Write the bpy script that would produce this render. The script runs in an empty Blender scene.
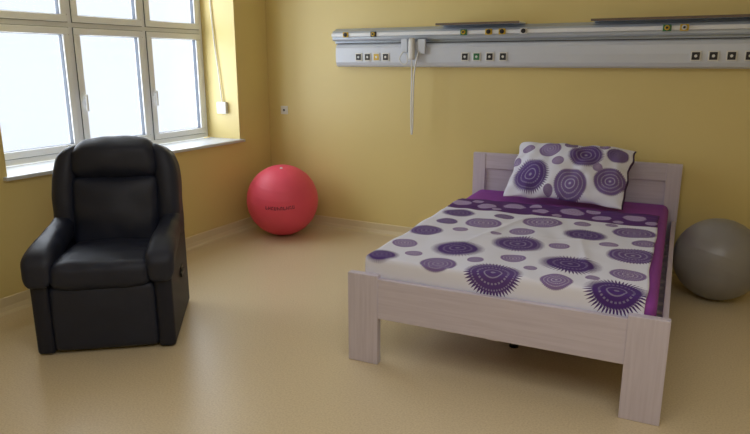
import bpy, bmesh, math, random
from mathutils import Vector, Matrix, noise
random.seed(3)
scene=bpy.context.scene
col=scene.collection
try:
    scene.view_settings.view_transform='Standard'
    scene.view_settings.look='None'
except Exception: pass

# ------------------------------------------------------------ materials
def srgb(r,g,b):
    def c(v):
        v/=255.0
        return v/12.92 if v<=.04045 else ((v+.055)/1.055)**2.4
    return (c(r),c(g),c(b),1)
def newmat(name):
    m=bpy.data.materials.new(name); m.use_nodes=True
    nt=m.node_tree; b=nt.nodes['Principled BSDF']
    return m,nt,b
def mat(name,colr,rough=.5,metal=0,noise_scale=0,var=.0,bump=0,bump_scale=200,coat=0,spec=None):
    m,nt,b=newmat(name)
    b.inputs['Base Color'].default_value=colr
    b.inputs['Roughness'].default_value=rough
    b.inputs['Metallic'].default_value=metal
    if coat: b.inputs['Coat Weight'].default_value=coat
    if spec is not None: b.inputs['Specular IOR Level'].default_value=spec
    tc=nt.nodes.new('ShaderNodeTexCoord')
    if noise_scale:
        n=nt.nodes.new('ShaderNodeTexNoise'); n.inputs['Scale'].default_value=noise_scale; n.inputs['Detail'].default_value=4
        nt.links.new(tc.outputs['Object'],n.inputs['Vector'])
        r=nt.nodes.new('ShaderNodeValToRGB')
        r.color_ramp.elements[0].position=.3; r.color_ramp.elements[1].position=.7
        r.color_ramp.elements[0].color=tuple(c*(1-var) for c in colr[:3])+(1,)
        r.color_ramp.elements[1].color=tuple(min(1,c*(1+var)) for c in colr[:3])+(1,)
        nt.links.new(n.outputs['Fac'],r.inputs['Fac']); nt.links.new(r.outputs['Color'],b.inputs['Base Color'])
    if bump:
        n2=nt.nodes.new('ShaderNodeTexNoise'); n2.inputs['Scale'].default_value=bump_scale; n2.inputs['Detail'].default_value=3
        nt.links.new(tc.outputs['Object'],n2.inputs['Vector'])
        bp=nt.nodes.new('ShaderNodeBump'); bp.inputs['Strength'].default_value=bump; bp.inputs['Distance'].default_value=.002
        nt.links.new(n2.outputs['Fac'],bp.inputs['Height']); nt.links.new(bp.outputs['Normal'],b.inputs['Normal'])
    return m
M_wall=mat('yellow_wall_paint',srgb(224,204,138),.45,noise_scale=1.2,var=.02,bump=.12,bump_scale=120)
M_ceil=mat('ceiling_paint',srgb(225,220,208),.7,noise_scale=2,var=.01)
M_white=mat('white_pvc',srgb(234,237,242),.35,noise_scale=3,var=.02)
M_sill=mat('white_sill',srgb(204,208,213),.4,noise_scale=3,var=.02)
M_gasket=mat('rubber_gasket',srgb(78,84,94),.6,noise_scale=20,var=.05)
M_leather=mat('black_leather',srgb(32,37,55),.5,noise_scale=6,var=.10,bump=.4,bump_scale=260,spec=.4)
M_leather2=mat('black_leather_panel',srgb(28,31,46),.55,noise_scale=6,var=.10,bump=.4,bump_scale=260,spec=.35)
M_black=mat('black_metal',srgb(25,25,28),.4,metal=.5,noise_scale=10,var=.1)
M_alu=mat('anodised_aluminium',srgb(186,195,208),.32,metal=.2,noise_scale=4,var=.03)
M_alu2=mat('white_lacquered_aluminium',srgb(210,216,228),.35,metal=.05,noise_scale=4,var=.02)
M_railw=mat('rail_painted_highlight',srgb(238,242,248),.3,noise_scale=4,var=.01)  # white highlight along the accessory rail, put into its base colour
M_dark=mat('dark_plastic',srgb(40,38,42),.5,noise_scale=10,var=.1)
M_mark=mat('dark_red_print',srgb(84,28,44),.5,noise_scale=10,var=.1)
M_brown=mat('brown_shelf_edge',srgb(112,96,82),.5,noise_scale=10,var=.1)
M_plastic=mat('white_plastic',srgb(225,225,222),.4,noise_scale=8,var=.02)
M_yel=mat('yellow_plastic',srgb(215,180,50),.4,noise_scale=8,var=.05)
M_green=mat('green_plastic',srgb(50,120,75),.4,noise_scale=8,var=.05)
M_purple=mat('violet_fitted_sheet',srgb(146,66,170),.75,noise_scale=8,var=.06,bump=.3,bump_scale=80)
M_dpurple=mat('dark_purple_cotton',srgb(62,34,92),.8,noise_scale=8,var=.06,bump=.3,bump_scale=80)

m,nt,b=newmat('speckled_vinyl_floor'); M_floor=m
tc=nt.nodes.new('ShaderNodeTexCoord')
n1=nt.nodes.new('ShaderNodeTexNoise'); n1.inputs['Scale'].default_value=110; n1.inputs['Detail'].default_value=2
nt.links.new(tc.outputs['Object'],n1.inputs['Vector'])
r1=nt.nodes.new('ShaderNodeValToRGB'); r1.color_ramp.elements[0].position=.3; r1.color_ramp.elements[1].position=.62
r1.color_ramp.elements[0].color=srgb(207,188,154); r1.color_ramp.elements[1].color=srgb(222,205,172)
nt.links.new(n1.outputs['Fac'],r1.inputs['Fac']); nt.links.new(r1.outputs['Color'],b.inputs['Base Color'])
b.inputs['Roughness'].default_value=.34
M_cove=mat('vinyl_upstand',srgb(222,206,168),.45,noise_scale=3,var=.02)

def woodmat(name,axis):
    m,nt,b=newmat(name)
    tc=nt.nodes.new('ShaderNodeTexCoord'); mp=nt.nodes.new('ShaderNodeMapping')
    sc=[45,45,45]; sc[axis]=2.0
    mp.inputs['Scale'].default_value=sc
    n=nt.nodes.new('ShaderNodeTexNoise'); n.inputs['Scale'].default_value=1.6; n.inputs['Detail'].default_value=5; n.inputs['Distortion'].default_value=.4
    r=nt.nodes.new('ShaderNodeValToRGB'); r.color_ramp.elements[0].position=.3; r.color_ramp.elements[1].position=.62
    r.color_ramp.elements[0].color=srgb(199,190,206); r.color_ramp.elements[1].color=srgb(209,201,217)
    nt.links.new(tc.outputs['Object'],mp.inputs['Vector']); nt.links.new(mp.outputs['Vector'],n.inputs['Vector'])
    nt.links.new(n.outputs['Fac'],r.inputs['Fac']); nt.links.new(r.outputs['Color'],b.inputs['Base Color'])
    b.inputs['Roughness'].default_value=.5
    return m
M_woodx=woodmat('whitewashed_wood_x',0); M_woody=woodmat('whitewashed_wood_y',1); M_woodz=woodmat('whitewashed_wood_z',2)

# fabric with sunburst circles placed in UV metres
def fabric(name,circles,band=None,bandcol=srgb(84,36,116)):
    m,nt,b=newmat(name); N=nt.nodes; L=nt.links
    def math_(op,a,bv=None,c=None):
        n=N.new('ShaderNodeMath'); n.operation=op
        for i,v in enumerate((a,bv,c)):
            if v is None: continue
            if isinstance(v,(int,float)): n.inputs[i].default_value=v
            else: L.new(v,n.inputs[i])
        return n.outputs[0]
    uv=N.new('ShaderNodeUVMap'); uv.uv_map='UVMap'
    cur_v=None; cur_d=None; cur_t=None
    for (x,y,r,t) in circles:
        s=N.new('ShaderNodeVectorMath'); s.operation='SUBTRACT'; L.new(uv.outputs[0],s.inputs[0]); s.inputs[1].default_value=(x,y,0)
        k=N.new('ShaderNodeVectorMath'); k.operation='SCALE'; L.new(s.outputs[0],k.inputs[0]); k.inputs['Scale'].default_value=1/r
        ln=N.new('ShaderNodeVectorMath'); ln.operation='LENGTH'; L.new(k.outputs[0],ln.inputs[0])
        d=ln.outputs['Value']
        if cur_v is None:
            cur_v=k.outputs[0]; cur_d=d; cur_t=math_('ADD',t,0.0)
        else:
            c=math_('LESS_THAN',d,cur_d)
            mv=N.new('ShaderNodeMix'); mv.data_type='VECTOR'; L.new(c,mv.inputs[0]); L.new(cur_v,mv.inputs[4]); L.new(k.outputs[0],mv.inputs[5]); cur_v=mv.outputs[1]
            mt=N.new('ShaderNodeMix'); mt.data_type='FLOAT'; L.new(c,mt.inputs[0]); L.new(cur_t,mt.inputs[2]); mt.inputs[3].default_value=t; cur_t=mt.outputs[0]
            cur_d=math_('MINIMUM',d,cur_d)
    sep=N.new('ShaderNodeSeparateXYZ'); L.new(cur_v,sep.inputs[0])
    th=math_('ARCTAN2',sep.outputs[1],sep.outputs[0])
    fr=math_('FRACT',math_('MULTIPLY',th,50/(2*math.pi)))
    tri=math_('MULTIPLY',math_('ABSOLUTE',math_('SUBTRACT',fr,.5)),2)
    # ray length depends on the kind of motif: long fine rays (0), plain rim (1)
    spike=math_('LESS_THAN',tri,math_('MULTIPLY',math_('SUBTRACT',1.0,cur_d),math_('ADD',3.0,math_('MULTIPLY',cur_t,10.0))))
    core=math_('LESS_THAN',cur_d,math_('ADD',.72,math_('MULTIPLY',cur_t,.22)))
    sh=math_('MAXIMUM',core,math_('MULTIPLY',spike,math_('LESS_THAN',cur_d,1.0)))
    def ring(a,w): return math_('LESS_THAN',math_('ABSOLUTE',math_('SUBTRACT',cur_d,a)),w)
    fr2=math_('FRACT',math_('MULTIPLY',th,26/(2*math.pi)))
    dots=math_('GREATER_THAN',fr2,.45)
    rings=math_('MAXIMUM',math_('MULTIPLY',ring(.50,.035),dots),math_('MAXIMUM',ring(.28,.025),ring(.03,.05)))
    rings=math_('MAXIMUM',rings,math_('MULTIPLY',ring(.72,.03),math_('GREATER_THAN',fr,.5)))
    lightness=math_('MULTIPLY',rings,math_('ADD',math_('MULTIPLY',cur_t,.50),.22))
    fac=math_('MULTIPLY',sh,math_('SUBTRACT',1.0,lightness))
    def cmix(f,a,bc):
        n=N.new('ShaderNodeMix'); n.data_type='RGBA'
        if isinstance(f,(int,float)): n.inputs[0].default_value=f
        else: L.new(f,n.inputs[0])
        for i,v in ((6,a),(7,bc)):
            if isinstance(v,tuple): n.inputs[i].default_value=v
            else: L.new(v,n.inputs[i])
        return n.outputs[2]
    fg=cmix(cur_t,srgb(74,40,122),srgb(140,118,170))
    bg=srgb(230,232,250)
    if band is not None:
        su=N.new('ShaderNodeSeparateXYZ'); L.new(uv.outputs[0],su.inputs[0])
        inb=math_('GREATER_THAN',su.outputs[1],band)
        bg=cmix(inb,bg,bandcol); fg=cmix(inb,fg,srgb(176,158,202))
    out=cmix(fac,bg,fg)
    L.new(out,b.inputs['Base Color']); b.inputs['Roughness'].default_value=.8
    return m

# ------------------------------------------------------------ mesh helpers
def link(o,parent=None):
    col.objects.link(o)
    if parent: o.parent=parent
    return o
def mk(name,bm,mat_,parent=None,smooth=False,loc=None,rot=None):
    me=bpy.data.meshes.new(name); bmesh.ops.recalc_face_normals(bm,faces=bm.faces); bm.to_mesh(me); bm.free()
    for m_ in (mat_ if isinstance(mat_,(list,tuple)) else [mat_]): me.materials.append(m_)
    if smooth:
        for p in me.polygons: p.use_smooth=True
    o=bpy.data.objects.new(name,me); link(o,parent)
    if loc: o.location=loc
    if rot: o.rotation_euler=rot
    return o
def addbox(bm,x0,x1,y0,y1,z0,z1,mi=0,bev=0):
    vs=[bm.verts.new((x,y,z)) for x in (x0,x1) for y in (y0,y1) for z in (z0,z1)]
    F=[(0,1,3,2),(4,6,7,5),(0,4,5,1),(2,3,7,6),(0,2,6,4),(1,5,7,3)]
    fs=[bm.faces.new([vs[i] for i in f]) for f in F]
    for f in fs: f.material_index=mi
    if bev:
        es=list({e for f in fs for e in f.edges})
        r=bmesh.ops.bevel(bm,geom=es,offset=bev,segments=2,profile=.5,affect='EDGES')
        for f in r['faces']: f.material_index=mi
def box(name,x0,x1,y0,y1,z0,z1,mat_,parent=None,bev=0,loc=None,rot=None):
    bm=bmesh.new(); addbox(bm,x0,x1,y0,y1,z0,z1,0,bev)
    return mk(name,bm,mat_,parent,False,loc,rot)
def addcyl(bm,p0,p1,r0,r1=None,seg=20,mi=0):
    if r1 is None: r1=r0
    p0=Vector(p0); p1=Vector(p1); ax=(p1-p0).normalized()
    t=Vector((0,0,1)) if abs(ax.z)<.9 else Vector((1,0,0))
    a=ax.cross(t).normalized(); b=ax.cross(a)
    A=[];B=[]
    for i in range(seg):
        q=2*math.pi*i/seg; d=a*math.cos(q)+b*math.sin(q)
        A.append(bm.verts.new(p0+d*r0)); B.append(bm.verts.new(p1+d*r1))
    fs=[bm.faces.new(A[::-1]),bm.faces.new(B)]
    for i in range(seg):
        fs.append(bm.faces.new((A[i],A[(i+1)%seg],B[(i+1)%seg],B[i])))
    for f in fs: f.material_index=mi
def tube(name,pts,r,mat_,parent=None,cyc=False):
    cu=bpy.data.curves.new(name,'CURVE'); cu.dimensions='3D'; cu.bevel_depth=r; cu.bevel_resolution=3
    sp=cu.splines.new('NURBS'); sp.points.add(len(pts)-1)
    for i,p in enumerate(pts): sp.points[i].co=(*p,1)
    sp.use_endpoint_u=not cyc; sp.use_cyclic_u=cyc; sp.order_u=3
    tmp=bpy.data.objects.new(name+'_tmp',cu); col.objects.link(tmp)
    dg=bpy.context.evaluated_depsgraph_get(); me=bpy.data.meshes.new_from_object(tmp.evaluated_get(dg))
    bpy.data.objects.remove(tmp)
    me.materials.clear(); me.materials.append(mat_)
    for p in me.polygons: p.use_smooth=True
    o=bpy.data.objects.new(name,me); link(o,parent); return o
def pad(name,x0,x1,y0,y1,z0,z1,r,mat_,parent=None,bulge=(0,0,0),fn=None,step=.02,wr=.0):
    """upholstered rounded box"""
    c=Vector(((x0+x1)/2,(y0+y1)/2,(z0+z1)/2)); h=[(x1-x0)/2,(y1-y0)/2,(z1-z0)/2]
    n=[max(4,min(40,int(2*v/step))) for v in h]
    bm=bmesh.new()
    for ax in range(3):
        u,v=(ax+1)%3,(ax+2)%3
        for sg in (-1,1):
            g=[]
            for i in range(n[u]+1):
                row=[]
                for j in range(n[v]+1):
                    p=[0,0,0]; p[ax]=sg*h[ax]; p[u]=h[u]*(2*i/n[u]-1); p[v]=h[v]*(2*j/n[v]-1)
                    row.append(bm.verts.new(p))
                g.append(row)
            for i in range(n[u]):
                for j in range(n[v]):
                    bm.faces.new((g[i][j],g[i+1][j],g[i+1][j+1],g[i][j+1]))
    bmesh.ops.remove_doubles(bm,verts=bm.verts,dist=1e-5)
    rr=min(r,min(h)*.999)
    for vt in bm.verts:
        p=vt.co.copy()
        inn=Vector([max(-(h[k]-rr),min(h[k]-rr,p[k])) for k in range(3)])
        d=p-inn
        if d.length>1e-9: p=inn+d.normalized()*rr
        t=[p[k]/h[k] for k in range(3)]
        q=p.copy()
        for k in range(3):
            if bulge[k]:
                a,b_=(k+1)%3,(k+2)%3
                q[k]+=bulge[k]*t[k]*(1-t[a]**2)*(1-t[b_]**2)
        q+=c
        if wr: q+=noise.noise_vector(q*9)*wr
        if fn: q=Vector(fn(q))
        vt.co=q
    return mk(name,bm,mat_,parent,True)
def empty(name,loc,rotz,label,cat):
    e=bpy.data.objects.new(name,None); e.location=loc; e.rotation_euler=(0,0,rotz); e.empty_display_size=.1
    link(e); e['label']=label; e['category']=cat; return e
def thing(o,label,cat): o['label']=label; o['category']=cat; return o
def struct(o): o['kind']='structure'; return o

# ------------------------------------------------------------ room
XR,YF,H=6.2,-6.8,2.9
WY0,WY1,WZ0,WZ1=-2.76,-.47,.88,2.62
struct(box('floor',-.45,XR+.1,YF-.1,.1,-.1,0,M_floor))
struct(box('ceiling',-.45,XR+.1,YF-.1,.1,H,H+.1,M_ceil))
struct(box('wall_back',-.45,XR+.1,0,.1,0,H,M_wall))
struct(box('wall_right',XR,XR+.1,YF,0,0,H,M_wall))
struct(box('wall_front',-.45,XR+.1,YF-.1,YF,0,H,M_wall))
bm=bmesh.new()
addbox(bm,-.45,0,YF,WY0,0,H); addbox(bm,-.45,0,WY1,0,0,H); addbox(bm,-.45,0,WY0,WY1,0,WZ0-.025); addbox(bm,-.45,0,WY0,WY1,WZ1,H)
struct(mk('wall_left',bm,M_wall))
def cove(name,p0,p1,nrm):
    bm=bmesh.new(); prof=[(0,0),(.05,0),(.022,.012),(.010,.04),(.006,.095),(0,.1)]
    A=[];B=[]
    for d,z in prof:
        A.append(bm.verts.new((p0[0]+nrm[0]*d,p0[1]+nrm[1]*d,z))); B.append(bm.verts.new((p1[0]+nrm[0]*d,p1[1]+nrm[1]*d,z)))
    k=len(prof)
    for i in range(k): bm.faces.new((A[i],A[(i+1)%k],B[(i+1)%k],B[i]))
    bm.faces.new(A); bm.faces.new(B[::-1])
    return struct(mk(name,bm,M_cove))
cove('baseboard_back',(0,0),(XR,0),(0,-1)); cove('baseboard_left',(0,YF),(0,0),(1,0)); cove('baseboard_right',(XR,YF),(XR,0),(-1,0))
s=box('trim_1',-.37,.035,WY0-.03,WY1+.04,WZ0-.025,WZ0,M_sill,bev=.005); struct(s)
XW=-.38
bm=bmesh.new()
def ringbox(bm,y0,y1,z0,z1,w,x0,x1,mi=0,bev=.004):
    addbox(bm,x0,x1,y0,y1,z0,z0+w,mi,bev); addbox(bm,x0,x1,y0,y1,z1-w,z1,mi,bev)
    addbox(bm,x0,x1,y0,y0+w,z0+w,z1-w,mi,bev); addbox(bm,x0,x1,y1-w,y1,z0+w,z1-w,mi,bev)
ringbox(bm,WY0,WY1,WZ0,WZ1,.05,-.45,XW-.015)
M1,M2,TR=-1.885,-1.175,1.865
for y in (M1,M2): addbox(bm,-.45,XW-.015,y-.035,y+.035,WZ0+.05,WZ1-.05,0,.003)
addbox(bm,-.45,XW-.016,WY0+.05,WY1-.05,TR-.03,TR+.03,0,.003)
panes=[]
for (a,b_) in ((WY0+.045,M1-.022),(M1+.022,M2-.022),(M2+.022,WY1-.045)):
    for (z0,z1) in ((WZ0+.045,TR-.020),(TR+.020,WZ1-.045)):
        ringbox(bm,a,b_,z0,z1,.052,-.44,XW,0,.006)
        ringbox(bm,a-.003,b_+.003,z0-.003,z1+.003,.003,-.43,XW-.008,1,0)
        ringbox(bm,a+.051,b_-.051,z0+.051,z1-.051,.004,-.43,XW-.014,1,0)
        panes.append((a+.052,b_-.052,z0+.052,z1-.052))
win=struct(mk('window_1',bm,[M_white,M_gasket]))
mg,nt,b=newmat('window_glass')
for n in list(nt.nodes): 
    if n.type!='OUTPUT_MATERIAL': nt.nodes.remove(n)
out=[n for n in nt.nodes if n.type=='OUTPUT_MATERIAL'][0]
tr=nt.nodes.new('ShaderNodeBsdfTransparent'); tr.inputs[0].default_value=(.97,.98,1,1)
gl=nt.nodes.new('ShaderNodeBsdfGlossy'); gl.inputs['Roughness'].default_value=.05
ms=nt.nodes.new('ShaderNodeMixShader'); ms.inputs[0].default_value=.05
nt.links.new(tr.outputs[0],ms.inputs[1]); nt.links.new(gl.outputs[0],ms.inputs[2]); nt.links.new(ms.outputs[0],out.inputs[0])
bm=bmesh.new()
for (a,b_,z0,z1) in panes: addbox(bm,-.414,-.408,a,b_,z0,z1)
g=mk('glass_pane',bm,mg,win); g['kind']='structure'
for y in (M1-.0,M2-.0):
    bm=bmesh.new(); addbox(bm,XW-.001,XW+.012,y+.035,y+.06,1.30,1.37,0,.003); addbox(bm,XW+.012,XW+.03,y+.040,y+.055,1.33,1.345); addbox(bm,XW+.028,XW+.042,y+.038,y+.057,1.22,1.35,0,.005)
    mk('window_handle',bm,M_white,win)

# ------------------------------------------------------------ recliner
a=math.radians(38)
ch=empty('recliner_armchair',(.780,-3.210,0),a,'black leather recliner armchair with padded arms and closed footrest','armchair')
W=.755
pad('base',.06,W-.06,.06,.76,.03,.40,.03,M_leather2,ch)
for (fx,fy) in ((.12,.12),(W-.12,.12),(.12,.70),(W-.12,.70)):
    bm=bmesh.new(); addcyl(bm,(fx,fy,0),(fx,fy,.05),.022,.028); mk('foot',bm,M_black,ch,True)
pad('footrest_panel',.095,W-.095,-.016,.10,.016,.400,.035,M_leather,ch,bulge=(0,.016,0),step=.012,wr=.003)
def seat_fn(p):
    return (p.x,p.y,p.z-.02*max(0,(p.y-.15))/.4)
pad('seat_cushion',.108,W-.108,-.045,.60,.378,.535,.055,M_leather,ch,bulge=(0,.012,.028),fn=seat_fn,step=.016,wr=.006)
for sgn in (0,1):
    X=(lambda x:x) if sgn==0 else (lambda x:W-x)
    a0,a1=sorted((X(.006),X(.100)))
    pad('arm_side_panel',a0,a1,-.014,.74,.006,.53,.022,M_leather2,ch,bulge=(.005,.004,0),step=.016)
    b0,b1=sorted((X(-.014),X(.130)))
    def arm_fn(p):
        t=max(0,min(1,(p.y+.045)/.72))
        cx=(b0+b1)/2
        sc=1.10-.22*min(1,t*1.6)
        z=p.z
        if z<.54: z=.54+(z-.54)*(1+.9*max(0,1-t*7))
        z+=.085*t*t+.010*math.sin(t*math.pi)-.046*max(0,1-t*4.0)**2
        return (cx+(p.x-cx)*sc,p.y,z)
    pad('armrest',b0,b1,-.048,.68,.480,.610,.042,M_leather,ch,bulge=(.002,.007,.014),fn=arm_fn,step=.012,wr=.006)
TB=math.radians(9)
def rec(p):
    y=p.y-.56; z=p.z-.42
    return Vector((p.x,.56+y*math.cos(TB)+z*math.sin(TB),.42+z*math.cos(TB)-y*math.sin(TB)))
def rnd_top(p,k0=.09):
    t=max(0,(p.z-.90)/.22); cx=W/2; dx=(p.x-cx)
    return Vector((cx+dx*(1-k0*t*t),p.y,p.z-.05*(abs(dx)/.33)**3*min(1,t)))
back=pad('backrest',.022,W-.022,.56,.75,.36,1.125,.07,M_leather2,ch,fn=lambda p:rec(rnd_top(p)),step=.025)
pad('head_cushion',.108,W-.108,.450,.70,.885,1.145,.085,M_leather,back,bulge=(.0,.035,.008),fn=lambda p:rec(rnd_top(p)),step=.013,wr=.007)
pad('lumbar_cushion',.120,W-.120,.458,.64,.44,.905,.050,M_leather,back,bulge=(.0,.052,.0),fn=rec,step=.014,wr=.007)
for sgn in (0,1):
    X=(lambda x:x) if sgn==0 else (lambda x:W-x)
    a0,a1=sorted((X(.004),X(.138)))
    def wf(p,sgn=sgn):
        t=max(0,min(1,(p.z-.5)/.6))
        y=p.y-.025*math.sin(t*math.pi)
        x=p.x+(.012 if sgn==0 else -.012)*max(0,t-.5)/.5
        return rec(rnd_top(Vector((x,y,p.z))))
    pad('wing_cushion',a0,a1,.478,.74,.50,1.128,.055,M_leather,back,bulge=(.005,.012,.0),fn=wf,step=.014,wr=.006)
bm=bmesh.new(); addbox(bm,W-.010,W+.004,.36,.44,.30,.36,0,.003); addbox(bm,W+.002,W+.014,.30,.42,.315,.34,0,.004)
mk('recline_lever',bm,M_black,ch)

# ------------------------------------------------------------ bed
BA=.047; BW,BL=1.578,2.30
bed=empty('bed',(2.329,-2.42,0),BA,'whitewashed wooden double bed frame with panelled headboard','bed')
LW=.175
box('footboard',LW-.01,BW-LW+.01,.006,.036,.265,.488,M_woodx,bed,bev=.004)
box('leg',0,LW,0,.045,0,.506,M_woodz,bed,bev=.004)
box('leg',BW-LW,BW,0,.045,0,.506,M_woodz,bed,bev=.004)
bm=bmesh.new()
addbox(bm,.0,.105,BL-.045,BL,0.30,.865,0,.004); addbox(bm,BW-.105,BW,BL-.045,BL,0.30,.865,0,.004)
addbox(bm,.10,BW-.10,BL-.041,BL-.004,.735,.865,1,.004)
addbox(bm,.10,BW-.10,BL-.041,BL-.004,.36,.50,1,.004)
addbox(bm,.095,BW-.095,BL-.026,BL-.012,.49,.745,1,0)
mk('headboard',bm,[M_woodz,M_woodx],bed)
box('leg',0,.105,BL-.045,BL,0,.305,M_woodz,bed,bev=.003); box('leg',BW-.105,BW,BL-.045,BL,0,.305,M_woodz,bed,bev=.003)
box('side_rail',.008,.036,.044,BL-.044,.265,.44,M_woody,bed,bev=.003)
box('side_rail',BW-.036,BW-.008,.044,BL-.044,.265,.44,M_woody,bed,bev=.003)
bm=bmesh.new()
for i in range(16):
    y=.10+i*.135; addbox(bm,.036,BW-.036,y,y+.08,.30,.318)
addbox(bm,BW/2-.03,BW/2+.03,.036,BL-.045,.25,.30)
mk('slatted_base',bm,M_woodx,bed)
for y in (.55,1.6):
    bm=bmesh.new(); addcyl(bm,(BW/2,y,.0),(BW/2,y,.03),.028,.022); addcyl(bm,(BW/2,y,.03),(BW/2,y,.26),.014)
    mk('support_leg',bm,M_black,bed,True)

MT=.57
mat_e=pad('mattress',.062,BW-.062,.055,BL-.055,.32,MT,.045,M_purple,None,step=.04,bulge=(0,0,.004))
mat_e.location=(2.329,-2.42,0); mat_e.rotation_euler=(0,0,BA)
thing(mat_e,'thick mattress in a violet fitted sheet on the wooden bed','mattress')

circ=[(1.09,.37,.165,0),(.77,.07,.15,.15),(.76,.64,.155,.1),(.48,.40,.155,.0),(.45,1.02,.12,.8),(.18,.70,.11,.2),(.47,.11,.10,.6),(.17,.38,.075,.9),
(1.34,.07,.15,0),(1.37,.66,.14,.3),(1.08,1.00,.135,.1),(.79,1.19,.13,.8),(.22,1.22,.12,.1),(1.34,1.18,.13,.5),
(1.07,.09,.08,.8),(1.23,.84,.055,.9),(1.37,.33,.09,.8),(.15,.11,.10,0),(.72,.92,.08,.9),(.53,1.24,.07,.4),(.22,.97,.075,.3),(.80,.36,.07,.9),(.29,.22,.05,.9),
(.98,.70,.06,.9),(1.42,.94,.08,.7),(.36,.82,.05,.9),(.14,1.53,.08,.3),(.34,1.49,.07,.6),(.52,1.57,.085,.2),(.72,1.49,.06,.6),(.92,1.56,.085,.3),(1.12,1.49,.065,.6),(1.32,1.55,.08,.3),(.24,1.62,.045,.8),(.66,1.62,.045,.8),(1.05,1.64,.05,.8),(1.43,1.44,.04,.8),(.43,1.42,.035,.9),(.84,1.42,.035,.9),(1.23,1.42,.035,.9),(1.03,1.25,.055,.9),(.63,.24,.045,.8),(1.20,1.31,.04,.9),(.92,.22,.035,.9),(1.22,.20,.035,.9),(.59,.80,.035,.9)]
M_duv=fabric('sunburst_print_cotton',circ,band=1.36)
def cloth_duvet():
    bm=bmesh.new(); uvl=bm.loops.layers.uv.new('UVMap')
    w0,w1,v0,v1=.085,BW-.112,.058,1.70; df=.15
    nx,ny=120,140; G=[]; UV={}
    for i in range(nx+1):
        row=[]
        for j in range(ny+1):
            w=w0+(w1-w0)*i/nx; v=(v0-df)+(v1-v0+df)*j/ny
            of=max(0,v0-v); cy=max(v,v0)
            R_=.03; ang=min(of/R_,math.pi/2)
            hy,dy=R_*math.sin(ang), R_*(1-math.cos(ang))+max(0,of-R_*math.pi/2)
            x=w+.012*noise.noise(Vector((v*3,1+3*(i>nx/2),5)))*abs(2*i/nx-1)**4
            y=cy-hy*.4
            if v>v1-.2: y+=.02*noise.noise(Vector((w*3,2,2)))*(v-v1+.2)/.2
            z=MT+.013-dy
            k=1 if of==0 else .3
            wrk=.009*noise.noise(Vector((w*3+v*1.5,v*2.6-w,0)))+.007*noise.noise(Vector((w*8,v*5+w*3,3)))
            wrk+=.010*max(0,1-abs((w-.35-.25*v)/.045))**2*max(0,1-abs(v-.9)/.7)+.010*max(0,1-abs((w-1.25+.2*v)/.04))**2*max(0,1-abs(v-.5)/.5)
            wrk+=.009*max(0,1-abs((v-.55-.3*w)/.04))**2*max(0,1-abs(w-.8)/.6)
            if v>1.3: wrk+=.014*abs(noise.noise(Vector((w*5,v*16,7))))*min(1,(v-1.3)/.15)
            z+=max(-.006,wrk)*k+.003
            vert=bm.verts.new((x,y,z)); UV[vert]=(w,v); row.append(vert)
        G.append(row)
    for i in range(nx):
        for j in range(ny):
            f=bm.faces.new((G[i][j],G[i+1][j],G[i+1][j+1],G[i][j+1]))
            for lp_ in f.loops: lp_[uvl].uv=UV[lp_.vert]
    bm.normal_update()
    o=mk('bed_sheet',bm,M_duv,None,True,(2.329,-2.42,0),(0,0,BA))
    sm=o.modifiers.new('thick','SOLIDIFY'); sm.thickness=.008; sm.offset=0
    return o
thing(cloth_duvet(),'white bed sheet printed with purple sunburst circles and purple top band','bedding')

pc=[(-.25,-.11,.145,.15),(.05,-.16,.12,.6),(.11,.10,.13,.2),(-.16,.14,.085,.8),(.31,-.09,.115,.5),(-.33,.15,.05,.9),(.32,.15,.08,.3),(-.07,.01,.045,1),(.21,-.0,.035,1),(-.02,.21,.05,.6),(-.39,.02,.035,.9),(.22,.22,.04,.8),(-.10,-.21,.035,.9)]
M_pil=fabric('sunburst_print_pillowcase',pc)
def pillow():
    bm=bmesh.new(); uvl=bm.loops.layers.uv.new('UVMap'); UV={}
    A,B,T=.44,.285,.125; n=72; top={};bot={}
    for i in range(n+1):
        for j in range(n+1):
            s=2*i/n-1; t=2*j/n-1
            cr=(abs(s)*abs(t))**4
            x=A*s*(1-.05*(1-t*t)*abs(s)-.03*cr); y=B*t*(1-.12*(1-s*s)*abs(t)-.03*cr)
            x+=.012*noise.noise(Vector((t*3,0,9)))*abs(s); y+=.018*noise.noise(Vector((s*3,5,9)))*abs(t)
            h=T*((1-abs(s)**2.0)*(1-abs(t)**2.0))**.66 if abs(s)<1 and abs(t)<1 else 0
            e_=min(1,h/T*2)
            wk=(.026*noise.noise(Vector((x*6,y*6,1)))+.016*noise.noise(Vector((x*13,y*10,4)))+.010*(abs(noise.noise(Vector((x*9+y*5,y*4,8))))-.3))*e_
            wk+=.009*math.sin(math.atan2(y*1.5,x)*22)*(1-e_)*min(1,h/T*6)
            dz=-.045*cr*(1 if s>0 else .7)*(1 if t>0 else 0)
            v=bm.verts.new((x,y,h+wk+dz)); top[i,j]=v; UV[v]=(x,y)
            if i in (0,n) or j in (0,n): bot[i,j]=v
            else:
                v2=bm.verts.new((x,y,-h*.35+dz)); bot[i,j]=v2; UV[v2]=(x,y)
    for i in range(n):
        for j in range(n):
            for q,d in enumerate((top,bot)):
                f=bm.faces.new((d[i,j],d[i+1,j],d[i+1,j+1],d[i,j+1]))
                if q==1 or i>=n-1 : f.material_index=1
                for l in f.loops: l[uvl].uv=UV[l.vert]
    o=mk('pillow',bm,[M_pil,M_dpurple],None,True)
    return o
pl=pillow()
Mb=Matrix.Translation((2.329,-2.42,0))@Matrix.Rotation(BA,4,'Z')
pl.matrix_world=Mb@Matrix.Translation((.82,1.965,.799))@Matrix.Rotation(math.radians(-3),4,'Z')@Matrix.Rotation(math.radians(44),4,'X')@Matrix.Rotation(math.radians(-1),4,'Z')
thing(pl,'white pillow with purple sunburst circles leaning on the headboard','pillow')

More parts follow.
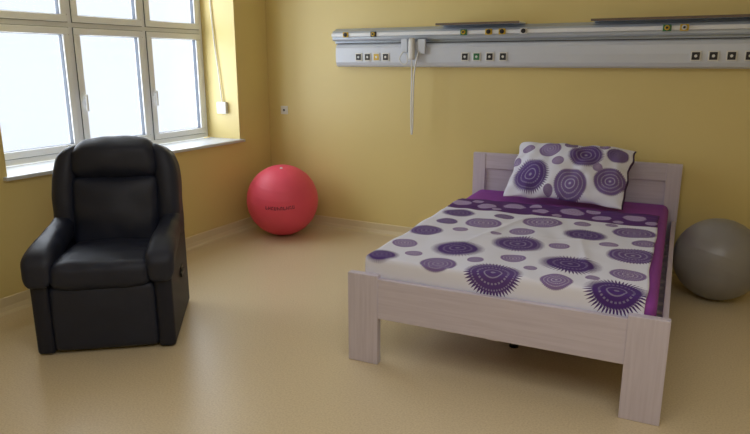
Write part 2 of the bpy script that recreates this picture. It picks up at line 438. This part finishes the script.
# ------------------------------------------------------------ exercise balls
def ball(name,loc,r,mat_,rings):
    bm=bmesh.new(); bmesh.ops.create_uvsphere(bm,u_segments=72,v_segments=120,radius=r)
    for v in bm.verts:
        z=v.co.z/r
        k=1+.004*max(0,math.cos(z*rings*math.pi))**6 *(1 if abs(z)<.8 else 0)
        v.co=v.co*k
    o=mk(name,bm,mat_,None,True); o.location=loc; 
    return o
M_red=mat('red_vinyl',srgb(236,84,108),.5,noise_scale=5,var=.03,bump=.1,bump_scale=90)
M_grey=mat('silver_grey_vinyl',srgb(156,154,156),.32,metal=.05,noise_scale=5,var=.06,bump=.1,bump_scale=60)
M_grey.node_tree.nodes['Principled BSDF'].inputs['Transmission Weight'].default_value=.2
rb=ball('exercise_ball',(.462,-.453,.330),.332,M_red,9)
rb.location.z=.3335
rb.rotation_euler=(math.radians(14),math.radians(10),0)
thing(rb,'large red inflatable exercise ball in the corner','exercise ball')
gb=ball('exercise_ball',(4.09,-.42,.2815),.28,M_grey,7)
gb.rotation_euler=(math.radians(-20),math.radians(15),0)
thing(gb,'silver-grey inflatable exercise ball beside the bed headboard','exercise ball')
bm=bmesh.new()
R_=.3348
base=math.atan2(-5.208+.453,3.98-.462)
def onb(lon,lat): 
    return Vector((R_*math.cos(lat)*math.cos(lon),R_*math.cos(lat)*math.sin(lon),R_*math.sin(lat)))
x=-.47; Hh=.09; L0=.23
for k in range(10):
    wdt=(.056,.062,.050)[k%3]
    for (l0,l1,a0,a1) in ((0,.015,0,Hh),(wdt-.013,wdt,0,Hh if k%2 else Hh*.5),(0,wdt,(.0,.038,.075)[k%3],(.014,.052,Hh)[k%3])):
        s_=.03
        q=[onb(base+x+l0,L0+a0+x*s_),onb(base+x+l1,L0+a0+x*s_),onb(base+x+l1,L0+a1+x*s_),onb(base+x+l0,L0+a1+x*s_)]
        bm.faces.new([bm.verts.new(p) for p in q])
    x+=wdt+.028
mk('printed_mark',bm,M_mark,rb,False)
for bb,rr in ((rb,.332),(gb,.28)):
    bm=bmesh.new(); addcyl(bm,(0,0,rr-.004),(0,0,rr+.003),.014,.012); mk('valve_plug',bm,M_plastic,bb)

# ------------------------------------------------------------ bedhead supply unit
ru=empty('bedhead_supply_unit',(.84,0,1.55),0,'long white and aluminium medical supply rail with sockets on the wall','wall unit')
RL=4.3
def extr(name,prof,x0,x1,mat_,parent):
    bm=bmesh.new(); A=[bm.verts.new((x0,y,z)) for y,z in prof]; B=[bm.verts.new((x1,y,z)) for y,z in prof]; k=len(prof)
    for i in range(k): bm.faces.new((A[i],A[(i+1)%k],B[(i+1)%k],B[i]))
    bm.faces.new(A); bm.faces.new(B[::-1]); return mk(name,bm,mat_,parent)
extr('lower_channel',[(0,0.0),(-.07,0),(-.095,.012),(-.108,.04),(-.112,.10),(-.108,.165),(-.095,.19),(-.07,.20),(0,.20)],0.02,RL,M_alu2,ru)
extr('upper_channel',[(0,.205),(-.05,.205),(-.05,.225),(-.09,.228),(-.10,.24),(-.10,.295),(-.092,.31),(-.06,.318),(-.03,.335),(0,.335)],-.02,RL,M_alu,ru)
extr('accessory_rail',[(-.10,.262),(-.128,.262),(-.132,.266),(-.132,.288),(-.128,.292),(-.10,.292)],-.01,RL-.02,M_railw,ru)
extr('shadow_strip',[(-.045,.200),(-.070,.200),(-.070,.207),(-.045,.207)],0,RL,M_dark,ru)  # dark strip painting in the shadow line between the two channels
for x0,x1 in ((1.03,1.72),(2.25,3.9)):
    bm=bmesh.new(); addbox(bm,x0,x1,-.20,-.005,.336,.348,0,.002); addbox(bm,x0,x1,-.203,-.197,.333,.350,1)
    mk('shelf',bm,[M_alu2,M_brown],ru)
def socket(x,mi):
    bm=bmesh.new()
    addbox(bm,x-.034,x+.034,-.118,-.108,.050,.120,0,.003)
    addbox(bm,x-.025,x+.025,-.1205,-.116,.059,.111,1,.002)
    addcyl(bm,(x,-.1215,.085),(x,-.1195,.085),.010,.010,20,0)
    mk('power_socket',bm,[M_plastic,mi],ru)
for x,mi in zip((.26,.35,.44,.53,1.26,1.36,1.47,1.58,2.96,3.07,3.18,3.29),(M_dark,M_dark,M_yel,M_dark,M_dark,M_green,M_dark,M_dark,M_dark,M_dark,M_dark,M_dark)): socket(x,mi)
def gas(x,m1,m2):
    bm=bmesh.new(); addbox(bm,x-.028,x+.028,-.140,-.128,.255,.300,0,.003)
    addcyl(bm,(x,-.143,.278),(x,-.150,.278),.018,.016,20,1); addcyl(bm,(x,-.141,.278),(x,-.156,.278),.009,.008,16,2)
    mk('gas_outlet',bm,[m1,m2,M_dark],ru)
for x,a_,b_ in ((.14,M_yel,M_dark),(.42,M_dark,M_yel),(1.25,M_green,M_yel),(1.46,M_yel,M_dark),(1.57,M_yel,M_dark),(1.74,M_plastic,M_dark),(2.76,M_green,M_yel),(2.87,M_yel,M_plastic),(3.3,M_yel,M_dark)): gas(x,a_,b_)
hs=empty('nurse_call_handset',(1.64,-.114,1.66),0,'white nurse call handset with hanging cord on the supply rail','handset')
bm=bmesh.new(); addbox(bm,-.11,-.05,-.030,-.001,.01,.125,0,.006); addbox(bm,.045,.115,-.030,-.001,.0,.12,0,.006); addbox(bm,-.06,.05,-.014,-.001,.03,.10,0,.002); mk('holder',bm,M_alu2,hs)
pad('handset_body',-.028,.022,-.062,-.016,-.05,.13,.014,M_plastic,hs,step=.01)
tube('cord',[(.0,-.045,-.045),(.004,-.045,-.15),(.0,-.040,-.30),(-.004,-.035,-.45),(.0,-.04,-.62),(.010,-.045,-.70),(.020,-.045,-.60),(.018,-.045,-.30),(.03,-.045,-.10),(.06,-.035,.02)],.0065,M_plastic,hs)
tube('cord',[(-.08,-.035,.02),(-.12,-.045,-.02),(-.10,-.05,-.08),(-.05,-.05,-.09),(-.03,-.05,-.05),(-.05,-.045,.0)],.005,M_plastic,hs)
bm=bmesh.new(); addbox(bm,-.04,.04,-.010,0,-.04,.04,0,.003); addcyl(bm,(0,-.012,0),(0,-.009,0),.026,.026,24,0); addcyl(bm,(0,-.0125,0),(0,-.0115,0),.012,.012,24,1)
wp=mk('wall_socket',bm,[M_plastic,M_dark]); wp.location=(.19,0,1.13); thing(wp,'small white wall socket on the yellow wall','socket')
cb=empty('cable_box',(-.18,WY1,1.17),0,'small white cable box with cord beside the window','cable box')
bm=bmesh.new(); addbox(bm,-.055,.055,-.035,0,-.055,.055,0,.005); mk('box_housing',bm,M_plastic,cb)
tube('cord',[(-.09,-.01,1.3),(-.085,-.012,1.0),(-.06,-.014,.6),(-.02,-.015,.3),(0,-.016,.04)],.006,M_plastic,cb)

# ------------------------------------------------------------ lights
def area(name,loc,rot,sx,sy,p,c):
    l=bpy.data.lights.new(name,'AREA'); l.shape='RECTANGLE'; l.size=sx; l.size_y=sy; l.energy=p; l.color=c
    o=bpy.data.objects.new(name,l); o.location=loc; o.rotation_euler=rot; col.objects.link(o); return o
area('sky_light',(-.75,-1.6,1.9),(0,math.radians(-90),0),3.2,4.6,262,(.88,.94,1.0))
area('ceiling_fill',(3.8,-4.6,2.85),(0,0,0),3.0,2.4,42,(.98,.985,1))  # added soft fill under the ceiling, stands for no actual fixture
w=bpy.data.worlds.new('overcast'); scene.world=w; w.use_nodes=True
w.node_tree.nodes['Background'].inputs[0].default_value=(.88,.94,1,1); w.node_tree.nodes['Background'].inputs[1].default_value=1.22

# ------------------------------------------------------------ camera
yaw,pitch,roll,f=.490,.240,-.001,636.8
fw=Vector((-math.sin(yaw)*math.cos(pitch),math.cos(yaw)*math.cos(pitch),-math.sin(pitch)))
r=Vector((math.cos(yaw),math.sin(yaw),0)); u=r.cross(fw)
cam=bpy.data.cameras.new('camera'); cam.sensor_width=36; cam.lens=36*f/750; cam.clip_start=.05
co=bpy.data.objects.new('camera',cam); col.objects.link(co)
mw=Matrix((( r.x,u.x,-fw.x,3.982),(r.y,u.y,-fw.y,-5.208),(r.z,u.z,-fw.z,1.6),(0,0,0,1)))
co.matrix_world=mw
scene.camera=co
